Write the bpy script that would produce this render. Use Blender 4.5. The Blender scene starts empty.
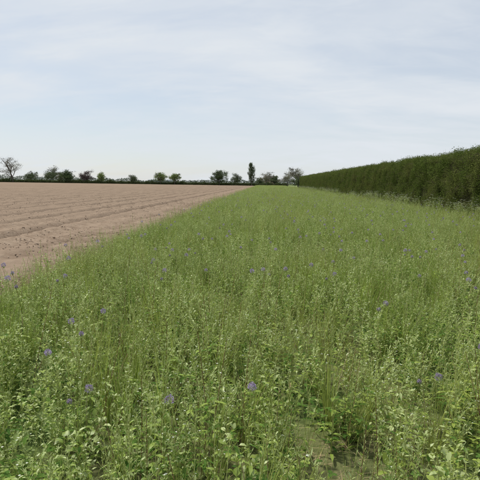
import bpy, math, random, bmesh
import numpy as np
from mathutils import Vector, Matrix, noise as mnoise

random.seed(7); rng = np.random.default_rng(7)
scene = bpy.context.scene
scene.view_settings.view_transform = 'Standard'
scene.view_settings.look = 'None'
scene.view_settings.exposure = 0

# ------------------------------------------------------------ helpers
LOW=False
def tri_mesh(name, v, t, m, r, mats, smooth=False):
    v=np.asarray(v,np.float32).reshape(-1,3); t=np.asarray(t,np.int32).reshape(-1,3)
    me=bpy.data.meshes.new(name)
    me.vertices.add(len(v)); me.vertices.foreach_set('co',v.ravel())
    me.loops.add(t.size); me.loops.foreach_set('vertex_index',t.ravel())
    me.polygons.add(len(t)); me.polygons.foreach_set('loop_start',np.arange(0,t.size,3,dtype=np.int32))
    for x in mats: me.materials.append(x)
    me.polygons.foreach_set('material_index',np.asarray(m,np.int32))
    me.update(calc_edges=True)
    a=me.attributes.new('rnd','FLOAT','FACE'); a.data.foreach_set('value',np.asarray(r,np.float32))
    if smooth: me.polygons.foreach_set('use_smooth',[True]*len(t))
    return me
class MB:
    def __init__(s): s.v=[]; s.f=[]; s.m=[]; s.r=[]
    def add(s, f, mat, r=None):
        if r is None: r=random.random()
        for i in range(1,len(f)-1):
            s.f.append((f[0],f[i],f[i+1])); s.m.append(mat); s.r.append(r)
    def tube(s, pts, rad, sides=4, mat=0):
        base=len(s.v); n=len(pts)
        for i,p in enumerate(pts):
            a=pts[max(0,i-1)]; b=pts[min(n-1,i+1)]
            d=(b-a)
            if d.length<1e-9: d=Vector((0,0,1))
            d.normalize()
            x=d.cross(Vector((0.31,0.95,0.1))); x.normalize(); y=d.cross(x)
            for k in range(sides):
                t=2*math.pi*k/sides
                s.v.append(tuple(p+(x*math.cos(t)+y*math.sin(t))*rad[i]))
        r=random.random()
        for i in range(n-1):
            for k in range(sides):
                k2=(k+1)%sides
                s.add((base+i*sides+k,base+i*sides+k2,base+(i+1)*sides+k2,base+(i+1)*sides+k),mat,r)
    def leaf(s, p, d, L, W, mat=0, fold=0.25, droop=0.3, up=Vector((0,0,1))):
        d=d.normalized(); side=d.cross(up)
        if side.length<0.05: side=d.cross(Vector((1,0.2,0)))
        side.normalize(); n=side.cross(d)
        b=len(s.v)
        P=lambda t: p+d*(L*t)-n*(droop*L*t*t)
        s.v.append(tuple(p)); r=random.random()
        if LOW or L<.016:
            c=P(.45); s.v += [tuple(c-side*(W*.5)+n*(fold*W*.5)),tuple(P(1.0)),tuple(c+side*(W*.5)+n*(fold*W*.5))]
            s.add((b,b+3,b+2,b+1),mat,r); return
        for t,w in ((0.3,0.85),(0.7,0.8)):
            c=P(t)
            s.v.append(tuple(c-side*(W*.5*w)+n*(fold*W*.5*w)))
            s.v.append(tuple(c))
            s.v.append(tuple(c+side*(W*.5*w)+n*(fold*W*.5*w)))
        s.v.append(tuple(P(1.0)))
        for f in ((0,2,1),(0,3,2),(1,2,5,4),(2,3,6,5),(4,5,7),(5,6,7)):
            s.add([b+i for i in f],mat,r)
    def quad(s, p, d, side, L, W, mat=0):
        b=len(s.v)
        n=d.cross(side)*0.18
        s.v += [tuple(p), tuple(p+d*L*.5+side*W*.5+n*W), tuple(p+d*L), tuple(p+d*L*.5-side*W*.5+n*W)]
        s.add((b,b+1,b+2,b+3),mat)
    def ribbon(s, pts, w, side, mat=0):
        if LOW and len(pts)==2: return
        if LOW and len(pts)>4: pts=pts[::2]+([pts[-1]] if len(pts)%2==0 else [])
        b=len(s.v); n=len(pts); r=random.random()
        for i,p in enumerate(pts):
            ww=w*(1-(i/(n-1))**2)*.5+0.0004
            s.v.append(tuple(p-side*ww)); s.v.append(tuple(p+side*ww))
        for i in range(n-1):
            s.add((b+2*i,b+2*i+1,b+2*i+3,b+2*i+2),mat,r)
    def arr(s): return (np.array(s.v,np.float32),np.array(s.f,np.int32),np.array(s.m,np.int32),np.array(s.r,np.float32))
    def obj(s, name, mats, link=True, smooth=False):
        o=bpy.data.objects.new(name, tri_mesh(name,s.v,s.f,s.m,s.r,mats,smooth))
        if link: scene.collection.objects.link(o)
        return o

def rv():
    v=Vector((random.gauss(0,1),random.gauss(0,1),random.gauss(0,1))); v.normalize(); return v

def vnoise(x,y,scale,seed=0):
    x=np.asarray(x,float)/scale; y=np.asarray(y,float)/scale
    xi=np.floor(x).astype(np.int64); yi=np.floor(y).astype(np.int64)
    fx=x-xi; fy=y-yi; fx=fx*fx*(3-2*fx); fy=fy*fy*(3-2*fy)
    def h(a,b):
        n=(a*374761393+b*668265263+seed*974634777)&0x7fffffff
        n=((n^(n>>13))*1274126177)&0x7fffffff
        n=(n^(n>>16))&0xffff
        return n/65535.0
    return (h(xi,yi)*(1-fx)+h(xi+1,yi)*fx)*(1-fy)+(h(xi,yi+1)*(1-fx)+h(xi+1,yi+1)*fx)*fy

# ------------------------------------------------------------ materials
def newmat(name):
    m=bpy.data.materials.new(name); m.use_nodes=True
    nt=m.node_tree; nt.nodes.clear()
    return m, nt, nt.nodes, nt.links
def foliage(name, c1, c2, c3=None, trans=0.3, gloss=0.0, nscale=0.35):
    m,nt,N,L=newmat(name)
    out=N.new('ShaderNodeOutputMaterial')
    at=N.new('ShaderNodeAttribute'); at.attribute_name='rnd'; geo=N.new('ShaderNodeNewGeometry')
    mix=N.new('ShaderNodeMix'); mix.data_type='RGBA'
    k=1.15
    mix.inputs[6].default_value=(*[c/k for c in c1],1); mix.inputs[7].default_value=(*[c*k for c in c2],1)
    L.new(at.outputs['Fac'],mix.inputs[0])
    col=mix.outputs[2]
    if c3:
        nz=N.new('ShaderNodeTexNoise'); nz.inputs['Scale'].default_value=nscale; nz.inputs['Detail'].default_value=2
        L.new(geo.outputs['Position'],nz.inputs['Vector'])
        mr=N.new('ShaderNodeMapRange'); mr.inputs[1].default_value=0.42; mr.inputs[2].default_value=0.66; mr.inputs[4].default_value=.8
        L.new(nz.outputs['Fac'],mr.inputs[0])
        mix2=N.new('ShaderNodeMix'); mix2.data_type='RGBA'
        L.new(col,mix2.inputs[6]); mix2.inputs[7].default_value=(*c3,1)
        L.new(mr.outputs[0],mix2.inputs[0]); col=mix2.outputs[2]
    p=N.new('ShaderNodeBsdfDiffuse'); L.new(col,p.inputs['Color']); sh=p.outputs[0]
    if trans>0:
        tr=N.new('ShaderNodeBsdfTranslucent'); L.new(col,tr.inputs['Color'])
        ms=N.new('ShaderNodeMixShader'); ms.inputs[0].default_value=trans
        L.new(sh,ms.inputs[1]); L.new(tr.outputs[0],ms.inputs[2]); sh=ms.outputs[0]
    if gloss>0:
        g=N.new('ShaderNodeBsdfGlossy'); g.inputs['Roughness'].default_value=.45
        ms=N.new('ShaderNodeMixShader'); ms.inputs[0].default_value=gloss
        L.new(sh,ms.inputs[1]); L.new(g.outputs[0],ms.inputs[2]); sh=ms.outputs[0]
    L.new(sh,out.inputs[0])
    return m
def noisy(name, c1, c2, scale=3.0, rough=0.9, bump=0.0, c3=None, s3=0.15, bscale=30, zdark=None):
    m,nt,N,L=newmat(name)
    out=N.new('ShaderNodeOutputMaterial'); geo=N.new('ShaderNodeNewGeometry')
    nz=N.new('ShaderNodeTexNoise'); nz.inputs['Scale'].default_value=scale; nz.inputs['Detail'].default_value=5; nz.inputs['Roughness'].default_value=0.65
    L.new(geo.outputs['Position'],nz.inputs['Vector'])
    mr=N.new('ShaderNodeMapRange'); mr.inputs[1].default_value=0.35; mr.inputs[2].default_value=0.65
    L.new(nz.outputs['Fac'],mr.inputs[0])
    mix=N.new('ShaderNodeMix'); mix.data_type='RGBA'
    mix.inputs[6].default_value=(*c1,1); mix.inputs[7].default_value=(*c2,1)
    L.new(mr.outputs[0],mix.inputs[0]); col=mix.outputs[2]
    if c3:
        n3=N.new('ShaderNodeTexNoise'); n3.inputs['Scale'].default_value=s3; n3.inputs['Detail'].default_value=4
        L.new(geo.outputs['Position'],n3.inputs['Vector'])
        m3=N.new('ShaderNodeMapRange'); m3.inputs[1].default_value=0.42; m3.inputs[2].default_value=0.62
        L.new(n3.outputs['Fac'],m3.inputs[0])
        x=N.new('ShaderNodeMix'); x.data_type='RGBA'
        L.new(m3.outputs[0],x.inputs[0]); L.new(col,x.inputs[6]); x.inputs[7].default_value=(*c3,1); col=x.outputs[2]
    if zdark:   # furrow shade painted by height: darker bottoms, paler crests, so the rows show
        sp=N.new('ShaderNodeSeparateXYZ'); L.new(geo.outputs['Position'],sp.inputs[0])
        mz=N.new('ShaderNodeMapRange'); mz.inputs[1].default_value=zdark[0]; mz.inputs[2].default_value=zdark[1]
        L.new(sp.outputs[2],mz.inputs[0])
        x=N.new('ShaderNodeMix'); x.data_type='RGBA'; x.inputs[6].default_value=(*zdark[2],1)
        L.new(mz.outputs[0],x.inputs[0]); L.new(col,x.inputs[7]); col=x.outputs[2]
    p=N.new('ShaderNodeBsdfDiffuse') if rough>.5 else N.new('ShaderNodeBsdfPrincipled')
    if rough<=.5: p.inputs['Roughness'].default_value=rough
    L.new(col,p.inputs[0])
    if bump:
        nb=N.new('ShaderNodeTexNoise'); nb.inputs['Scale'].default_value=bscale; nb.inputs['Detail'].default_value=4
        L.new(geo.outputs['Position'],nb.inputs['Vector'])
        b=N.new('ShaderNodeBump'); b.inputs['Strength'].default_value=bump; b.inputs['Distance'].default_value=0.03
        L.new(nb.outputs['Fac'],b.inputs['Height']); L.new(b.outputs[0],p.inputs['Normal'])
    L.new(p.outputs[0],out.inputs[0])
    return m

M_leaf  = foliage('leaf_green',(0.175,0.28,0.045),(0.28,0.385,0.065),(0.34,0.405,0.080),gloss=.03,trans=.36)
M_leaf2 = foliage('leaf_pale',(0.38,0.47,0.17),(0.50,0.57,0.25),gloss=.03,trans=.36)
M_leafd = foliage('leaf_deep',(0.065,0.14,0.030),(0.125,0.215,0.045))
M_stem  = foliage('plant_stem',(0.31,0.38,0.11),(0.43,0.46,0.17),trans=0)
M_grass = foliage('grass_blade',(0.22,0.335,0.060),(0.35,0.43,0.10),(0.42,0.44,0.135),trans=.36)
M_straw = foliage('dry_straw',(0.42,0.34,0.20),(0.34,0.25,0.15),trans=0)
M_purple= foliage('phacelia_petal',(0.33,0.26,0.43),(0.52,0.45,0.62),trans=0.2)
M_white = foliage('pale_petal',(0.56,0.60,0.46),(0.66,0.69,0.58),trans=0.2)
M_red   = foliage('reddish_stem',(0.20,0.09,0.06),(0.24,0.13,0.08),trans=0)
M_hedge = foliage('hedge_leaf',(0.070,0.108,0.024),(0.145,0.19,0.045),(0.16,0.18,0.052),trans=0.25,nscale=0.8)
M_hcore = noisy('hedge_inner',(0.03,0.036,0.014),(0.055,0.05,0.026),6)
M_twig  = noisy('twig_bark',(0.17,0.13,0.10),(0.11,0.09,0.07),8)
M_bark  = noisy('tree_bark',(0.15,0.135,0.12),(0.10,0.09,0.08),5)
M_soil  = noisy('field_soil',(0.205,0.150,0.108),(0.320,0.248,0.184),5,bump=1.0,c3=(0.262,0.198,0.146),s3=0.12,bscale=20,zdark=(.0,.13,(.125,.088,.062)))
M_clod  = noisy('soil_clod',(0.28,0.21,0.155),(0.41,0.325,0.25),14)
M_ground= noisy('ground_cover',(0.11,0.125,0.045),(0.17,0.16,0.08),7,bump=0.9,c3=(0.11,0.16,0.05),s3=0.8)
M_far   = noisy('far_pasture',(0.14,0.18,0.07),(0.18,0.21,0.09),0.05)

# ------------------------------------------------------------ instancing
def make_scatter(name, protos, pts, rots, scls, idx):
    col=bpy.data.collections.new(name+'_parts')
    for i,o in enumerate(protos):
        o.name='%s_part_%03d'%(name,i); col.objects.link(o)
    me=bpy.data.meshes.new(name); n=len(pts)
    me.vertices.add(n); me.vertices.foreach_set('co',np.asarray(pts,np.float32).ravel())
    a=me.attributes.new('rot','FLOAT_VECTOR','POINT'); a.data.foreach_set('vector',np.asarray(rots,np.float32).ravel())
    a=me.attributes.new('scl','FLOAT_VECTOR','POINT'); a.data.foreach_set('vector',np.asarray(scls,np.float32).ravel())
    a=me.attributes.new('idx','INT','POINT'); a.data.foreach_set('value',np.asarray(idx,np.int32))
    o=bpy.data.objects.new(name,me); scene.collection.objects.link(o)
    ng=bpy.data.node_groups.new(name+'_scatter','GeometryNodeTree')
    ng.interface.new_socket('Geometry',in_out='INPUT',socket_type='NodeSocketGeometry')
    ng.interface.new_socket('Geometry',in_out='OUTPUT',socket_type='NodeSocketGeometry')
    N=ng.nodes;L=ng.links
    gi=N.new('NodeGroupInput');go=N.new('NodeGroupOutput')
    ci=N.new('GeometryNodeCollectionInfo'); ci.inputs['Collection'].default_value=col
    ci.inputs['Separate Children'].default_value=True; ci.inputs['Reset Children'].default_value=True
    ip=N.new('GeometryNodeInstanceOnPoints'); ip.inputs['Pick Instance'].default_value=True
    def attr(nm,t):
        x=N.new('GeometryNodeInputNamedAttribute'); x.data_type=t; x.inputs['Name'].default_value=nm; return x.outputs['Attribute']
    L.new(gi.outputs[0],ip.inputs['Points']); L.new(ci.outputs[0],ip.inputs['Instance'])
    L.new(attr('idx','INT'),ip.inputs['Instance Index'])
    L.new(attr('rot','FLOAT_VECTOR'),ip.inputs['Rotation']); L.new(attr('scl','FLOAT_VECTOR'),ip.inputs['Scale'])
    L.new(ip.outputs[0],go.inputs[0])
    md=o.modifiers.new('scatter','NODES'); md.node_group=ng
    return o

# ------------------------------------------------------------ plants
PM=[M_stem,M_leaf,M_leaf2,M_leafd,M_grass,M_straw,M_purple,M_white,M_red]
def stem_pts(p,d,h,n=5,wob=0.03):
    pts=[p.copy()]; cur=p.copy(); dd=d.normalized()
    for i in range(n):
        dd=(dd+Vector((random.gauss(0,wob*3),random.gauss(0,wob*3),0.08))).normalized()
        cur=cur+dd*(h/n); pts.append(cur.copy())
    return pts
def along(pts,t):
    f=t*(len(pts)-1); i=min(int(f),len(pts)-2); return pts[i].lerp(pts[i+1],f-i),(pts[i+1]-pts[i]).normalized()
def leafy_stem(mb,p,d,h,nl,ls,topmat=2,midmat=1,flower=None,branch=2,wide=0.55,rad=.0026):
    pts=stem_pts(p,d,h,3 if LOW else 5); r=rad*(h/0.6)
    mb.tube(pts,[r*(1-0.6*i/(len(pts)-1)) for i in range(len(pts))],3,0 if random.random()<.92 else 8)
    ang=random.random()*6.28
    for i in range(nl):
        t=0.12+0.86*(i+random.random()*.6)/nl
        q,sd=along(pts,min(t,0.99)); ang+=2.4+random.uniform(-.3,.3)
        el=random.uniform(-0.1,0.9)+0.4*t
        dv=Vector((math.cos(ang)*math.cos(el),math.sin(ang)*math.cos(el),math.sin(el)))
        L=ls*(1.15-0.7*t)*random.uniform(.6,1.35)
        pet=L*random.uniform(.2,.8); q2=q+dv*pet
        mb.ribbon([q,q2],0.0015,dv.cross(Vector((0,0,1))).normalized() if abs(dv.z)<.95 else Vector((1,0,0)),0)
        mt = topmat if random.random()<(0.10+0.42*t) else (3 if random.random()<.35*(1.1-t) else midmat)
        mb.leaf(q2,dv+rv()*.25,L,L*wide*random.uniform(.8,1.2),mt,fold=random.uniform(0,.5),droop=random.uniform(0,.6))
    for b in range(branch):
        q,sd=along(pts,random.uniform(.35,.8)); a=random.random()*6.28
        dv=Vector((math.cos(a)*.5,math.sin(a)*.5,1))
        leafy_stem(mb,q,dv,h*random.uniform(.25,.42),int(nl*.45),ls*.68,topmat,midmat,flower,0,wide,rad*1.6)
    top=pts[-1]
    if flower=='white':
        for k in range(random.randint(0,1)):
            c=top+Vector((random.gauss(0,.012),random.gauss(0,.012),random.uniform(-.05,.015)))
            for j in range(4):
                a=j*1.57+random.random(); mb.quad(c,Vector((math.cos(a),math.sin(a),.3)),Vector((-math.sin(a),math.cos(a),0)),.007,.006,7)
    if flower in('pods','white'):
        for k in range(9):
            q,sd=along(pts,random.uniform(.7,1)); a=random.random()*6.28
            dv=Vector((math.cos(a)*.7,math.sin(a)*.7,.9)).normalized()
            mb.leaf(q,dv,random.uniform(.015,.03),.005,2,0.4,0.1)
    elif flower=='bud':
        for k in range(6):
            mb.leaf(top,Vector((random.gauss(0,.5),random.gauss(0,.5),1)),random.uniform(.012,.025),.009,2)
def clump(kind,raw=False):
    mb=MB()
    if kind=='leafy':
        dk=3 if random.random()<.3 else 1
        for k in range(random.randint(2,3)):
            p=Vector((random.gauss(0,.06),random.gauss(0,.06),0)); 
            leafy_stem(mb,p,Vector((random.gauss(0,.14),random.gauss(0,.14),1)),random.uniform(.34,.64),random.randint(15,22),random.uniform(.034,.056),topmat=2 if dk==1 else 1,midmat=dk,flower=random.choice(['bud','pods','bud']),branch=2,wide=random.uniform(.4,.75))
    elif kind=='white':
        for k in range(random.randint(2,3)):
            p=Vector((random.gauss(0,.05),random.gauss(0,.05),0))
            leafy_stem(mb,p,Vector((random.gauss(0,.14),random.gauss(0,.14),1)),random.uniform(.42,.70),12,.038,flower='white',branch=4,wide=.45)
    elif kind=='broad':
        for k in range(18):
            a=k*2.4; el=random.uniform(.35,1.2); d=Vector((math.cos(a)*math.cos(el),math.sin(a)*math.cos(el),math.sin(el)))
            p=Vector((random.gauss(0,.02),random.gauss(0,.02),.02)); st=random.uniform(.06,.24)
            q=p+d*st; mb.tube([p,q],[.002,.0015],3,0)
            mb.leaf(q,d+Vector((0,0,-.3)),random.uniform(.05,.10),random.uniform(.03,.05),random.choice([1,1,3,3]),.3,random.uniform(.2,.7))
    elif kind=='stalk':
        for k in range(random.randint(3,4)):
            p=Vector((random.gauss(0,.05),random.gauss(0,.05),0)); h=random.uniform(.5,.80)
            pts=stem_pts(p,Vector((random.gauss(0,.08),random.gauss(0,.08),1)),h,4,.02); mb.tube(pts,[.0023-.0003*i for i in range(5)],3,0 if random.random()<.85 else 8)
            n=random.randint(16,28)
            for i in range(n):
                t=.42+.57*i/n; q,sd=along(pts,t); a=i*2.4; dv=Vector((math.cos(a)*.6,math.sin(a)*.6,.9)).normalized(); L=random.uniform(.02,.04)*(1.3-.8*t)
                mb.ribbon([q,q+dv*L*.6],.001,Vector((-math.sin(a),math.cos(a),0)),0)
                mb.leaf(q+dv*L*.6,dv+Vector((0,0,.4)),L*.7,L*.3,random.choice([2,2,1]),.4,.1)
            for i in range(8):
                q,sd=along(pts,random.uniform(.05,.55)); a=random.random()*6.28; mb.leaf(q,Vector((math.cos(a),math.sin(a),.5)),random.uniform(.03,.08),random.uniform(.01,.028),random.choice([1,3]),.2,.5)
    elif kind=='clover':
        for k in range(26):
            a=random.random()*6.28; rr=random.uniform(0,.12); p=Vector((math.cos(a)*rr,math.sin(a)*rr,0))
            hh=random.uniform(.12,.38); pts=stem_pts(p,Vector((math.cos(a)*.5,math.sin(a)*.5,1)),hh,2)
            mb.tube(pts,[.0012]*3,3,0); t=pts[-1]; s=random.uniform(.018,.032); a0=random.random()*6
            mt=random.choice([1,1,3,3])
            for j in range(3):
                b=a0+j*2.094; mb.leaf(t,Vector((math.cos(b),math.sin(b),random.uniform(0,.4))),s,s*.85,mt,.2,.2)
    elif kind=='grass':
        for k in range(30):
            a=random.random()*6.28; rr=random.uniform(0,.08); p=Vector((math.cos(a)*rr,math.sin(a)*rr,0))
            L=random.uniform(.25,.68); be=random.uniform(.02,.5); d=Vector((math.cos(a),math.sin(a),0)); pts=[]
            for i in range(6):
                t=i/5; pts.append(p+Vector((0,0,1))*(L*(t-be*.45*t*t))+d*(L*be*t*t))
            side=Vector((-math.sin(a),math.cos(a),0))
            mb.ribbon(pts,random.uniform(.003,.006),side,5 if random.random()<.08 else 4)
        for k in range(4):
            p=Vector((random.gauss(0,.04),random.gauss(0,.04),0)); pts=stem_pts(p,Vector((random.gauss(0,.1),random.gauss(0,.1),1)),random.uniform(.5,.82),3)
            mb.tube(pts,[.0011]*4,3,4)
            for j in range(14):
                q,sd=along(pts,random.uniform(.84,.99)); mb.leaf(q,rv()*.4+Vector((0,0,1)),.012,.0045,random.choice([2,2,5]))
    elif kind=='phacelia':
        for k in range(1):
            p=Vector((random.gauss(0,.03),random.gauss(0,.03),0)); pts=stem_pts(p,Vector((random.gauss(0,.1),random.gauss(0,.1),1)),random.uniform(.66,.80),6)
            mb.tube(pts,[.003-.0003*i for i in range(7)],4,0)
            for i in range(9):
                q,sd=along(pts,.1+.75*i/9); a=random.random()*6.28; d=Vector((math.cos(a),math.sin(a),.35)); L=random.uniform(.06,.11)
                side=Vector((-math.sin(a),math.cos(a),0))
                for j in range(1,7):
                    c=q+d*(L*j/6)
                    for sg in (-1,1): mb.leaf(c,side*sg+d*.6,L*.28*(1.1-j/8),.007,random.choice([1,3,1]))
            heads=[(pts[-1],1.0)]
            if random.random()<.25:
                q,sd=along(pts,.85); e=q+Vector((random.gauss(0,.05),random.gauss(0,.05),.03)); mb.tube([q,e],[.0015,.0015],3,0); heads.append((e,.65))
            for c,s in heads:
                R=.0205*s*random.uniform(.85,1.1)
                for j in range(170):
                    v=rv()
                    if v.z<-.6: continue
                    q=c+v*R*random.uniform(.55,1)+Vector((0,0,v.z*R*.2)); a=v.orthogonal().normalized()
                    mb.quad(q,(v+rv()*.5).normalized(),a,.008,.007,6 if random.random()<.84 else random.choice([2,8,7]))
                for j in range(14):
                    v=rv(); v.z=abs(v.z)*.6; mb.ribbon([c,c+v*R*1.45],.0008,v.orthogonal().normalized(),6)
                for j in range(12): mb.leaf(c-Vector((0,0,R*.7)),rv()+Vector((0,0,-.2)),.02,.008,random.choice([0,2]))
    elif kind=='dry':
        for k in range(3):
            p=Vector((random.gauss(0,.04),random.gauss(0,.04),0)); pts=stem_pts(p,Vector((random.gauss(0,.2),random.gauss(0,.2),1)),random.uniform(.3,.62),4)
            mt=random.choice([5,8]); mb.tube(pts,[.0015]*5,3,mt)
            for j in range(20):
                q,sd=along(pts,random.uniform(.6,.99)); mb.leaf(q,rv()+Vector((0,0,.8)),.012,.005,mt)
    elif kind=='litter':
        for k in range(34):
            a=random.random()*6.28; d=Vector((math.cos(a),math.sin(a),random.uniform(-.02,.15))); p=Vector((random.gauss(0,.14),random.gauss(0,.14),random.uniform(.004,.03)))
            l=random.uniform(.02,.07); mb.ribbon([p,p+d*l,p+d*l*2+Vector((0,0,-.005))],random.uniform(.0015,.0035),Vector((-math.sin(a),math.cos(a),0)),5)
    elif kind=='parsley':
        for k in range(3):
            p=Vector((random.gauss(0,.1),random.gauss(0,.1),0)); leafy_stem(mb,p,Vector((random.gauss(0,.12),random.gauss(0,.12),1)),random.uniform(.8,1.1),16,.09,branch=2,wide=.45)
            for u in range(4):
                c=p+Vector((random.gauss(0,.16),random.gauss(0,.16),random.uniform(.75,1.15)))
                mb.tube([p+Vector((0,0,.5)),c],[.003,.0015],3,0)
                for j in range(45):
                    a=random.random()*6.28; r=.05*math.sqrt(random.random()); q=c+Vector((math.cos(a)*r,math.sin(a)*r,.01-r*r*4))
                    b=random.random()*6; mb.quad(q,Vector((math.cos(b),math.sin(b),.2)),Vector((-math.sin(b),math.cos(b),0)),.013,.011,7)
    return mb if raw else mb.obj('p',PM,link=False)

kinds=[('leafy',12),('white',6),('stalk',8),('clover',5),('broad',5),('grass',8),('phacelia',6),('dry',3),('litter',3)]
TR=.62
def tile(arrs,mixp,n=34):
    V=[];T=[];Mm=[];Rr=[];off=0
    ks=list(mixp); ws=[mixp[k] for k in ks]
    for i in range(n):
        k=random.choices(ks,ws)[0]; v,t,m,r=random.choice(arrs[k])
        a=random.random()*6.283; s=random.uniform(.66,1.14); c,sn=math.cos(a)*s,math.sin(a)*s
        rad=TR*math.sqrt(random.random()); th=random.random()*6.283; tx,ty=random.gauss(0,.08),random.gauss(0,.08)
        nv=np.empty_like(v); nv[:,0]=v[:,0]*c-v[:,1]*sn+rad*math.cos(th)+v[:,2]*tx; nv[:,1]=v[:,0]*sn+v[:,1]*c+rad*math.sin(th)+v[:,2]*ty; nv[:,2]=v[:,2]*s
        V.append(nv);T.append(t+off);off+=len(v);Mm.append(m);Rr.append(r*.5+random.random()*.5)
    return bpy.data.objects.new('t',tri_mesh('t',np.concatenate(V),np.concatenate(T),np.concatenate(Mm),np.concatenate(Rr),PM))
MX=[{'leafy':6,'white':1.5,'stalk':2.5,'clover':1.5,'broad':1.5,'grass':1.5,'dry':.4},{'leafy':2,'white':1.5,'stalk':2.5,'clover':1,'broad':.8,'grass':7,'dry':.6},{'leafy':2.5,'white':3,'stalk':5.5,'clover':1,'broad':1,'grass':1.5,'dry':.5}]
protos=[]
raws={k:[clump(k,True) for i in range(n)] for k,n in kinds}
arrs={k:[m.arr() for m in v] for k,v in raws.items()}
for mi,c in zip(MX,(6,4,4)): protos+=[tile(arrs,mi,38) for i in range(c)]
LOW=True
lraws={k:[clump(k,True) for i in range(n)] for k,n in kinds}
larrs={k:[m.arr() for m in v] for k,v in lraws.items()}
for mi,c in zip(MX,(6,4,4)): protos+=[tile(larrs,mi,31) for i in range(c)]
LOW=False
rangeof={}
for k,n in kinds:
    rangeof[k]=(len(protos),len(protos)+n)
    for m in raws[k]: protos.append(m.obj('p',PM,link=False))

XL,XR,YE=-3.35,9.3,238.0
pts=[];rots=[];scls=[];idx=[]
def put(kind,x,y,s,sz=None,tilt=.08):
    a,b=rangeof[kind]
    pts.append((x,y,0.0)); rots.append((random.gauss(0,tilt),random.gauss(0,tilt),random.random()*6.283))
    scls.append((s,s,sz or s)); idx.append(random.randrange(a,b))
def N1(x,y,s,k): return float(vnoise(x,y,s,k))
def bare(x,y): return ((x-.42)/.22)**2+((y-2.42)/.26)**2
def rowband(y0,y1,step,sc,base):
    y=y0
    R_=TR*sc*.8
    while y<y1:
        x=XL+R_+.1
        while x<XR-.2:
            px=x+random.uniform(-.25,.25)*step; py=y+random.uniform(-.25,.25)*step
            px=max(px,XL+R_)
            x+=step
            if px*px+py*py<(1.12+TR)**2: continue
            if bare(px,py)<4.6 and py<3.1: continue
            s=N1(px,py,1.9,31); 
            i=random.randrange(0,6) if s<.45 else (random.randrange(6,10) if s<.66 else random.randrange(10,14))
            z=.72+.50*(N1(px,py,1.1,21)*.5+N1(px,py,4.5,22)*.5)
            pts.append((px,py,0)); rots.append((0,0,random.random()*6.283)); scls.append((sc,sc,z*(1+.04*(sc-1)))); idx.append(base+i)
        y+=step
rowband(-3,8,.78,1,0)
rowband(8.2,16,.82,1.03,14)
rowband(16.2,40,1.1,1.3,14)
rowband(41,100,1.8,2.0,14)
rowband(102,YE,2.9,3.0,14)
for i in range(700):
    x=random.uniform(-2.6,2.6); y=random.uniform(-2.4,3.6); d=math.hypot(x,y)
    b=bare(x,y)
    if d<1.15 or (d>2.0 and b>6): continue
    if b<1 and random.random()<.65: continue
    put(random.choices(['leafy','clover','grass','white','stalk','broad'],[4,2,3,1.5,2.5,1])[0],x,y,random.uniform(.72,1.0)*(.8 if b<2 else 1))
def edge(y0,y1,dens,sc):
    for i in range(int((y1-y0)*1.3*dens)):
        y=random.uniform(y0,y1); e=XL+(N1(3,y,1.7,5)-.5)*.8+(N1(3,y,.5,6)-.5)*.3
        x=XL-.5+random.random()*1.35
        if x<e and random.random()>.07: continue
        s=random.uniform(.6,.95)*min(1,.55+.8*max(0,x-e))
        put(random.choices(['leafy','clover','grass','white','stalk'],[3,2,4,1.5,2])[0],x,y,s*sc,s)
edge(-3,20,26,1); edge(20,60,14,1.3); edge(60,130,6,2); edge(130,YE,4,2.6)
# phacelia: spread out so that heads do not sit on top of each other
placed=[]
def phac(n,y0,y1,dmin,log=False):
    c=0
    while c<n:
        y=y0*(y1/y0)**random.random() if log else random.uniform(y0,y1); x=random.uniform(XL+.6,XR-.5); c+=1
        if any(abs(x-a)<dmin and abs(y-b)<dmin for a,b in placed): continue
        placed.append((x,y)); put('phacelia',x,y,random.uniform(.86,1.04)*(.95 if y<3.5 else 1))
phac(190,2.1,9,.33); phac(750,8,95,.4,True)
for i in range(20): put('litter',random.uniform(0,.9),random.uniform(2.1,2.9),1)
for i in range(60): put('litter',random.uniform(-1.5,1.5),random.uniform(-1.5,1.5),1)
make_scatter('wildflower_meadow',protos,pts,rots,scls,idx)

pp=[clump('parsley') for i in range(5)]
P=[];R=[];S=[];I=[]
for i in range(420):
    y=random.uniform(2,130); x=random.uniform(8.6,9.45)
    if vnoise(0,y,3.0,77)<.45: continue
    P.append((x,y,0));R.append((0,0,random.random()*6.28)); s=random.uniform(.6,1.0);S.append((s,s,s));I.append(random.randrange(5))
make_scatter('cow_parsley',pp,P,R,S,I)

# ------------------------------------------------------------ ground
mb=MB(); E=3000
mb.v=[(-E,-200,0),(E,-200,0),(E,E,0),(-E,E,0)]; mb.add((0,1,2,3),0)
mb.obj('ground',[M_far])
mb=MB(); x0,x1=XL-.75,12.5
nx=60;ys=list(np.arange(-6,12,.2))+list(np.arange(12,240,3))
for y in ys:
    for i in range(nx+1):
        x=x0+(x1-x0)*i/nx; mb.v.append((x,float(y),.026+.018*mnoise.noise(Vector((x*1.5,y*1.5,0)))))
for j in range(len(ys)-1):
    for i in range(nx):
        a=j*(nx+1)+i; mb.add((a,a+1,a+nx+2,a+nx+1),0)
mb.obj('meadow_soil',[M_ground],smooth=True)

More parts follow.
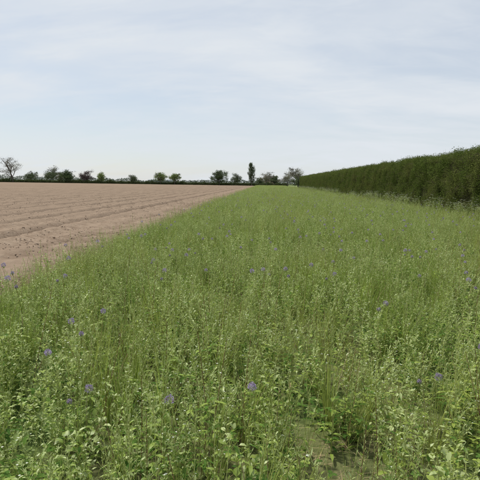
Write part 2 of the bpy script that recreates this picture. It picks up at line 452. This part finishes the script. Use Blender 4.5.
# ridged field
xs=np.concatenate([np.arange(-3.45,-40,-.0915),np.arange(-40,-235,-.1525)])
ysl=[-8.]; y=-8.
while y<256:
    st=.16 if y<16 else min(6,.16+(y-16)*.03)
    y+=st; ysl.append(y)
ysa=np.array(ysl); X,Y=np.meshgrid(xs,ysa)
def wobf(y): return (vnoise(np.asarray(y,float)*0,y,22,3)-.5)*.08
def zprof(x,y):
    u=(x+wobf(y)+4.4)
    head=np.clip((-x-4.6)/1.8,0,1)
    ridge=np.clip((.5+.5*np.cos(u/.915*2*np.pi))*1.5-.2,0,1)
    wheel=np.clip((np.cos(u/1.83*2*np.pi+np.pi*.5)-.45)/.5,0,1)
    return .10+head*(ridge*.07+.03-wheel*.11)
Z=zprof(X,Y)+(vnoise(X,Y,.2,8)-.5)*.05+(vnoise(X,Y,.5,9)-.5)*.04+(vnoise(X,Y,2.7,10)-.5)*.03
edgef=np.clip((-X-3.45)/.5,0,1)
Z=np.maximum(Z*edgef,.010)+.006
n0,n1=X.shape
co=np.stack([X,Y,Z],-1).reshape(-1,3)
a=(np.arange(n0-1)[:,None]*n1+np.arange(n1-1)[None,:]).ravel()
F=np.concatenate([np.stack([a,a+n1,a+n1+1],-1),np.stack([a,a+n1+1,a+1],-1)])
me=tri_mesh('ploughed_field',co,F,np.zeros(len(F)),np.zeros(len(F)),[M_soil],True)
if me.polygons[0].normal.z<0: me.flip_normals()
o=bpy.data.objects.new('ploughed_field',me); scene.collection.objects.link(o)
cl=[]
for i in range(5):
    bm=bmesh.new(); bmesh.ops.create_icosphere(bm,subdivisions=2,radius=1)
    for v in bm.verts: v.co*=1+.5*mnoise.noise(v.co*1.3+Vector((i*7,0,0)))+.15*mnoise.noise(v.co*4); v.co.z*=.55
    m=bpy.data.meshes.new('c'); bm.to_mesh(m); bm.free(); m.materials.append(M_clod); cl.append(bpy.data.objects.new('c',m))
n=36000
y=3+rng.random(n)**1.3*45; x=-3.7-rng.random(n)**1.3*26
keep=rng.random(n)<.4+.6*vnoise(x,y,1.0,55); x=x[keep];y=y[keep];n=len(x)
s=.007+np.abs(rng.normal(0,.009,n)); z=zprof(x,y)*np.clip((-x-3.45)/.5,0,1)+.006
P=np.stack([x,y,z],-1); R=rng.uniform(0,6,(n,3)); R[:,:2]*=.08
S=np.stack([s,s*rng.uniform(.7,1.2,n),s],-1); I=rng.integers(0,5,n)
make_scatter('soil_clods',cl,P,R,S,I)

# ------------------------------------------------------------ hedges
def hedge_clump(leaves,r,ls,mats,twigs=4,flat=1):
    mb=MB()
    for k in range(leaves):
        p=rv()*r*random.random()**.5; p.z*=flat; d=rv(); d.z+=.35; d.normalize()
        L=ls*random.uniform(.6,1.3); mb.quad(p,d,d.orthogonal().normalized() if random.random()<.5 else d.cross(rv()).normalized(),L,L*.6,0)
    for k in range(twigs):
        p=rv()*r*.5; d=rv(); d.z=abs(d.z)+.5; d.normalize(); mb.tube([p,p+d*r*1.1],[.004,.002],3,1)
    return mb.obj('h',mats,link=False)
HX0,HX1,HH=9.55,11.6,3.28
per=[(HX0-.02,0.0),(HX0,1.2),(HX0+.08,2.6),(HX0+.20,HH-.12),(HX0+.42,HH),(HX1-.4,HH),(HX1-.15,HH-.2),(HX1,1.5),(HX1,0)]
PL=[0]
for i in range(len(per)-1): PL.append(PL[-1]+math.dist(per[i],per[i+1]))
def hprof(t):
    s=t*PL[-1]
    for i in range(len(per)-1):
        if s<=PL[i+1]+1e-9:
            f=(s-PL[i])/(PL[i+1]-PL[i]); return per[i][0]*(1-f)+per[i+1][0]*f, per[i][1]*(1-f)+per[i+1][1]*f
    return per[-1]
def hdisp(x,y,z):
    return .19*mnoise.noise(Vector((x*.6,y*.5,z*.6)))+.14*mnoise.noise(Vector((x*1.5,y*1.5,z*1.7+9)))
mb=MB(); nt=36; ys=np.arange(-4,137,.4)
cx,cz=(HX0+HX1)/2,1.6
for y in ys:
    for i in range(nt+1):
        x,z=hprof(i/nt); dx,dz=x-cx,z-cz; l=math.hypot(dx,dz); k=hdisp(x,y,z)-.2
        mb.v.append((x+dx/l*k,float(y),max(-.02,z+dz/l*k)))
for j in range(len(ys)-1):
    for i in range(nt):
        a=j*(nt+1)+i; mb.add((a,a+1,a+nt+2,a+nt+1),0)
mb.add(tuple(range(nt+1)),0); b=(len(ys)-1)*(nt+1); mb.add(tuple(b+i for i in range(nt,-1,-1)),0)
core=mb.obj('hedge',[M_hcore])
hp=[hedge_clump(230,.38,.058,[M_hedge,M_twig],6,.8) for i in range(8)]
P=[];R=[];S=[];I=[]
def hput(y,t,s):
    x,z=hprof(t); dx,dz=x-cx,z-cz; l=math.hypot(dx,dz); k=hdisp(x,y,z)-.17+random.gauss(0,.05)
    P.append((x+dx/l*k,y,max(.1,z+dz/l*k))); R.append(tuple(rng.uniform(0,6.28,3))); S.append((s,s,s*random.uniform(.75,1))); I.append(random.randrange(8))
for i in range(4500): hput(random.uniform(-4,60),random.random()*.62 if random.random()<.85 else random.random(),random.uniform(.75,1.15))
for i in range(2800): hput(random.uniform(60,137),random.random()*.62,random.uniform(1.0,1.5))
for i in range(80): 
    P.append((random.uniform(HX0,HX1),136.8+random.gauss(0,.1),random.uniform(.1,HH)));R.append((0,0,random.random()*6));S.append((1.2,)*3);I.append(random.randrange(8))
hl=make_scatter('hedge_foliage',hp,P,R,S,I); hl.parent=core

M_fh=foliage('field_hedge_leaf',(0.075,0.10,0.042),(0.115,0.145,0.06),trans=.15)
fh=[hedge_clump(100,.55,.22,[M_fh,M_twig],2) for i in range(4)]
mb=MB()
segs=[(x,258+3*math.sin(x*.02)) for x in np.arange(-330,13,3.)]
for (x,y) in segs:
    h=1.1+.3*mnoise.noise(Vector((x*.07,0,3)))
    for dy,z in((-.7,0),(-.6,h),(.6,h),(.7,0)): mb.v.append((x,y+dy,z))
for j in range(len(segs)-1):
    for i in range(3):
        a=j*4+i; mb.add((a,a+1,a+5,a+4),0)
fc=mb.obj('hedgerow',[M_hcore])
P=[];R=[];S=[];I=[]
for i in range(4400):
    x=random.uniform(-330,12); y=258+3*math.sin(x*.02); h=1.35+.6*mnoise.noise(Vector((x*.07,0,3)))+.9*mnoise.noise(Vector((x*.3,0,3)))
    if x<-85: h*=1.2
    P.append((x,y+random.uniform(-.9,.7),random.uniform(.2,max(.5,h))));R.append(tuple(rng.uniform(0,6,3)));s=random.uniform(.6,1.1);S.append((s,s,s));I.append(random.randrange(4))
q=make_scatter('hedgerow_foliage',fh,P,R,S,I); q.parent=fc

# ------------------------------------------------------------ trees
def fol(n,a,b): return foliage(n,a,b,trans=.25)  # distant leaf colours are paled and greyed to stand in for haze
T_dark=fol('tree_leaf_dark',(.065,.095,.045),(.105,.145,.062)); T_light=fol('tree_leaf_spring',(.18,.235,.09),(.24,.295,.11))
T_mid=fol('tree_leaf_mid',(.115,.145,.08),(.155,.185,.10)); T_pale=fol('tree_leaf_sparse',(.20,.20,.14),(.25,.245,.16)); T_pop=fol('poplar_leaf',(.10,.13,.08),(.14,.17,.095))
T_purp=fol('copper_leaf',(.12,.10,.095),(.155,.125,.115))
def tree(name,x,y,h,w,leafmat,nleaf,trunk=.25,form='round',ls=.33,depth=4,seed=1):
    random.seed(seed); mb=MB(); ends=[]
    def grow(p,d,L,r,lev):
        n=3; pts=[p.copy()];cur=p.copy();dd=d.normalized()
        for i in range(n):
            dd=(dd+rv()*.16+Vector((0,0,.08))).normalized(); cur=cur+dd*L/n; pts.append(cur.copy())
        mb.tube(pts,[r*(1-.42*i/n) for i in range(n+1)],6 if lev<2 else 3,0)
        if lev>=2: ends.extend(pts[1:])
        if lev>=depth: return
        k=random.randint(3,4) if lev else random.randint(7,9)
        for j in range(k):
            t=random.uniform(.45,1) if lev else random.uniform(.3,1)
            q,sd=along(pts,t); a=random.random()*6.28
            nd=sd+Vector((math.cos(a),math.sin(a),random.uniform(-.2,.5)))*.8
            if lev==0 and j<2: q=pts[-1]; nd=sd+rv()*.25; grow(q,nd,L*.75,r*.6,lev+1); continue
            grow(q,nd,L*random.uniform(.42,.6),max(.018,r*.5),lev+1)
    if form=='poplar':
        pts=stem_pts(Vector((0,0,0)),Vector((0,0,1)),h*.95,8,.008); mb.tube(pts,[.2*(1-.85*i/8) for i in range(9)],6,0)
        for i in range(70):
            t=random.uniform(.08,.97); q,sd=along(pts,t); a=random.random()*6.28
            R=w*.5*math.sin(math.pi*min(1,(t*.9+.12)))**.7
            e=q+Vector((math.cos(a)*R,math.sin(a)*R,R*1.3)); mb.tube([q,q.lerp(e,.6),e],[.04,.025,.01],3,0)
            for u in range(4): ends.append(q.lerp(e,random.uniform(.3,1)))
        for k in range(nleaf):
            c=random.choice(ends)+Vector((random.gauss(0,.2),random.gauss(0,.2),random.gauss(0,.35))); mb.quad(c,rv(),rv(),ls*random.uniform(.6,1.3),ls*.8,1)
    else:
        bz=h*trunk
        grow(Vector((0,0,0)),Vector((random.gauss(0,.03),random.gauss(0,.03),1)),h*.42,.014*h,0)
        zmax=np.percentile([e.z for e in ends],98); wx=np.percentile([math.hypot(e.x,e.y) for e in ends],92)
        sx=w*.5/wx; sz=h*.95/zmax
        mb.v=[(v[0]*(1+(sx-1)*min(1,v[2]/(bz+.3))),v[1]*(1+(sx-1)*min(1,v[2]/(bz+.3))),v[2]*sz) for v in mb.v]
        ends=[Vector((e.x*sx,e.y*sx,e.z*sz)) for e in ends]
        lobes=[]
        for i in range(75):
            d=rv(); rr=random.uniform(.2,.88); z=(bz+h)/2+d.z*rr*(h-bz)/2
            wd=1-.25*max(0,d.z)
            lobes.append(Vector((d.x*rr*w/2*wd,d.y*rr*w/2*wd,z)))
        if form=='round': cc=lobes+random.sample(ends,min(14,len(ends))); sg=h*.05
        elif form=='thin': cc=lobes[:40]+random.sample(ends,min(60,len(ends))); sg=h*.055
        else: cc=random.sample(ends,min(len(ends),300)); sg=h*.04
        for k in range(nleaf):
            c=random.choice(cc)+Vector((random.gauss(0,sg*1.2),random.gauss(0,sg*1.2),random.gauss(0,sg)))
            if c.z<bz*.7: continue
            mb.quad(c,rv(),rv(),ls*random.uniform(.6,1.3),ls*.8,1)
    o=mb.obj(name,[M_bark,leafmat]); o.location=(x,y,0); return o
B='broadleaf_tree'
tree('bare_tree',-130,256,13,14,T_pale,3000,.12,'open',depth=5,ls=.24,seed=6)
tree(B,-123.5,262,6.2,9,T_mid,4200,.03,seed=4)
tree(B,-115,266,7.2,9.5,T_mid,4600,.03,seed=24)
tree(B,-110.0,270,6.4,8,T_pale,3000,.05,seed=5)
tree('bare_tree',-119,280,9.5,10,T_pale,1500,.15,'open',depth=5,ls=.22,seed=16)
tree(B,-101.5,256,7.2,9.2,T_dark,6000,.03,seed=7)
tree('copper_beech_tree',-92.5,257,6.8,8.2,T_purp,4600,.05,seed=8)
tree(B,-84,256,6.0,5.4,T_light,3000,.12,seed=9)
tree(B,-67,256,5.0,4.6,T_mid,2200,.2,seed=10)
tree(B,-52.5,254,6.3,6.8,T_light,4200,.30,seed=12)
tree(B,-45.4,254,5.9,6.8,T_light,4200,.30,seed=13)
tree(B,-22.5,252,7.9,9.4,T_dark,7600,.10,seed=14)
tree(B,-14.5,262,6.4,6.2,T_mid,3000,.12,seed=15)
tree('poplar_tree',-6.6,256,11.8,3.8,T_pop,5600,form='poplar',seed=16)
tree(B,.8,268,7.6,7.0,T_pale,2600,.10,'thin',depth=5,ls=.28,seed=17)
tree(B,5.4,262,5.6,6.6,T_mid,3600,.05,seed=18)
tree(B,-2.5,275,4.8,6.0,T_mid,2600,.05,seed=28)
tree(B,10.0,218,6.4,6.5,T_pale,2600,.08,'thin',depth=5,ls=.24,seed=19)
tree(B,14.6,225,8.6,9,T_pale,3600,.08,'thin',depth=5,ls=.26,seed=33)
tree(B,12.4,185,4.6,6,T_mid,3000,.03,seed=21)
random.seed(99)
mb=MB()
for i in range(28000):
    x=random.uniform(-420,160); y=420+30*math.sin(x*.013)+random.uniform(-4,4)
    H=4.6+3.6*mnoise.noise(Vector((x*.02,1,0)))+2.8*mnoise.noise(Vector((x*.09,5,0)))
    if x>-150: H*=.65
    if H<1.2: continue
    mb.quad(Vector((x,y,random.uniform(0,H))),rv(),rv(),random.uniform(.6,1.1),.8,0)
mb.obj('distant_treeline',[fol('distant_leaf',(.15,.175,.145),(.18,.20,.165))])  # haze over the treeline is put into this greyed leaf colour

# ------------------------------------------------------------ buildings
M_wall=noisy('brick_wall',(.34,.24,.19),(.40,.29,.23),4); M_roof=noisy('slate_roof',(.24,.22,.21),(.30,.27,.26),3)
M_win=noisy('window_glass',(.05,.06,.07),(.08,.09,.1),1,rough=.2); M_cream=noisy('painted_sheet',(.42,.45,.46),(.48,.50,.50),.6); M_dark=noisy('door_paint',(.10,.12,.11),(.13,.14,.13),2)
def box(a,b,mat,name,par):
    mb=MB(); x0,y0,z0=a;x1,y1,z1=b
    mb.v=[(x0,y0,z0),(x1,y0,z0),(x1,y1,z0),(x0,y1,z0),(x0,y0,z1),(x1,y0,z1),(x1,y1,z1),(x0,y1,z1)]
    for f in [(0,3,2,1),(4,5,6,7),(0,1,5,4),(1,2,6,5),(2,3,7,6),(3,0,4,7)]: mb.add(f,0)
    o=mb.obj(name,[mat]); o.parent=par; return o
def building(name,x,y,w,d,h,rh,wall,roof,wins):
    e=bpy.data.objects.new(name,None); scene.collection.objects.link(e); e.location=(x,y,0)
    mb=MB(); a,b=w/2,d/2
    mb.v=[(-a,-b,0),(a,-b,0),(a,b,0),(-a,b,0),(-a,-b,h),(a,-b,h),(a,b,h),(-a,b,h),(-a,0,h+rh),(a,0,h+rh)]
    for f in [(0,1,5,4),(1,2,6,9,5),(2,3,7,6),(3,0,4,8,7)]: mb.add(f,0)
    o=mb.obj('walls',[wall]); o.parent=e
    mb=MB(); ov=.3; k=rh/b
    for sg in(-1,1):
        n=len(mb.v); mb.v+=[(-a-ov,sg*(b+ov),h-k*ov+.05),(a+ov,sg*(b+ov),h-k*ov+.05),(a+ov,0,h+rh+.05),(-a-ov,0,h+rh+.05),
                            (-a-ov,sg*(b+ov),h-k*ov+.2),(a+ov,sg*(b+ov),h-k*ov+.2),(a+ov,0,h+rh+.2),(-a-ov,0,h+rh+.2)]
        for f in((0,1,2,3),(4,5,6,7),(0,1,5,4),(1,2,6,5),(3,0,4,7)): mb.add(tuple(n+i for i in f),0)
    o=mb.obj('roof',[roof]); o.parent=e
    for i,(wx,wz,ww,wh,m) in enumerate(wins): box((wx-ww/2,-b-.03,wz),(wx+ww/2,-b+.05,wz+wh),m,'opening_%d'%i,e)
    return e
hs=building('brick_house',4.2,370,9,7,4.4,2.2,M_wall,M_roof,[(-3,.9,1.2,1.2,M_win),(3,.9,1.2,1.2,M_win),(0,0.02,1,2,M_dark),(-3,2.9,1.2,1.1,M_win),(3,2.9,1.2,1.1,M_win),(0,2.9,1,1.1,M_win)])
box((-4,-.4,6.2),(-3.2,.4,7.6),M_wall,'chimney',hs)
building('farm_barn',-82,400,20,10,2.4,.9,M_cream,M_cream,[(-5,.02,4,2.1,M_dark),(2,.02,4,2.1,M_dark)])

# ------------------------------------------------------------ light
SE,SR=math.radians(55),math.radians(-42)
sd=Vector((math.sin(SR)*math.cos(SE),math.cos(SR)*math.cos(SE),math.sin(SE)))
sl=bpy.data.lights.new('sun','SUN'); sl.energy=4.0; sl.angle=math.radians(5); sl.color=(1,.955,.88)
so=bpy.data.objects.new('sun',sl); so.rotation_euler=(-sd).to_track_quat('-Z','Y').to_euler(); so.location=(-60,60,80); scene.collection.objects.link(so)
w=bpy.data.worlds.new('World'); scene.world=w; w.use_nodes=True; nt=w.node_tree; N=nt.nodes; L=nt.links; N.clear()
out=N.new('ShaderNodeOutputWorld'); bg=N.new('ShaderNodeBackground'); bg.inputs[1].default_value=.1
sky=N.new('ShaderNodeTexSky'); sky.sky_type='NISHITA'; sky.sun_disc=False; sky.sun_elevation=SE; sky.sun_rotation=SR; sky.dust_density=.6; sky.air_density=1; sky.ozone_density=2
tc=N.new('ShaderNodeTexCoord'); sep=N.new('ShaderNodeSeparateXYZ'); L.new(tc.outputs['Generated'],sep.inputs[0])
add=N.new('ShaderNodeMath');add.operation='ADD';add.inputs[1].default_value=.25; mx=N.new('ShaderNodeMath');mx.operation='MAXIMUM';mx.inputs[1].default_value=0
L.new(sep.outputs[2],mx.inputs[0]); L.new(mx.outputs[0],add.inputs[0])
div=N.new('ShaderNodeVectorMath');div.operation='DIVIDE'; cmb=N.new('ShaderNodeCombineXYZ')
for i in range(3): L.new(add.outputs[0],cmb.inputs[i])
L.new(tc.outputs['Generated'],div.inputs[0]); L.new(cmb.outputs[0],div.inputs[1])
def cloud(rot,sc,scale,lo,hi,det,seedoff,rough=.55):
    mp=N.new('ShaderNodeMapping'); mp.inputs['Location'].default_value=(seedoff,seedoff*.7,0); mp.inputs['Rotation'].default_value=(0,0,math.radians(rot)); mp.inputs['Scale'].default_value=sc; L.new(div.outputs[0],mp.inputs[0])
    nz=N.new('ShaderNodeTexNoise'); nz.inputs['Scale'].default_value=scale; nz.inputs['Detail'].default_value=det; nz.inputs['Roughness'].default_value=rough; nz.inputs['Distortion'].default_value=.5; L.new(mp.outputs[0],nz.inputs['Vector'])
    mr=N.new('ShaderNodeMapRange'); mr.interpolation_type='SMOOTHSTEP'; mr.inputs[1].default_value=lo; mr.inputs[2].default_value=hi; L.new(nz.outputs['Fac'],mr.inputs[0]); return mr.outputs[0]
c1=cloud(60,(.55,1.5,0),1.6,.38,.64,7,0.0); c2=cloud(20,(.8,1,0),.6,.38,.62,2,3.1); c3=cloud(50,(.7,1.5,0),4.2,.38,.66,8,5.7,.62)
a0=N.new('ShaderNodeMath');a0.operation='MULTIPLY';a0.inputs[1].default_value=.10; L.new(c3,a0.inputs[0])
a1=N.new('ShaderNodeMath');a1.operation='MULTIPLY_ADD';a1.inputs[1].default_value=.20; L.new(c1,a1.inputs[0]); L.new(a0.outputs[0],a1.inputs[2])
a2=N.new('ShaderNodeMath');a2.operation='MULTIPLY_ADD';a2.inputs[1].default_value=.15; L.new(c2,a2.inputs[0]); L.new(a1.outputs[0],a2.inputs[2])
a3=N.new('ShaderNodeMath');a3.operation='ADD';a3.inputs[1].default_value=.57; L.new(a2.outputs[0],a3.inputs[0])
mix=N.new('ShaderNodeMix'); mix.data_type='RGBA'; L.new(a3.outputs[0],mix.inputs[0]); L.new(sky.outputs[0],mix.inputs[6]); mix.inputs[7].default_value=(7.45,7.9,8.4,1)
L.new(mix.outputs[2],bg.inputs[0]); L.new(bg.outputs[0],out.inputs[0])

# ------------------------------------------------------------ camera
cam=bpy.data.cameras.new('camera'); cam.sensor_width=36; cam.lens=37.7; cam.clip_start=.05; cam.clip_end=8000
co=bpy.data.objects.new('camera',cam); scene.collection.objects.link(co)
co.matrix_world=Matrix.Translation((0,0,1.6))@Matrix.Rotation(math.radians(2.7),4,'Z')@Matrix.Rotation(math.radians(90-6.5),4,'X')@Matrix.Rotation(math.radians(.8),4,'Z')
scene.camera=co
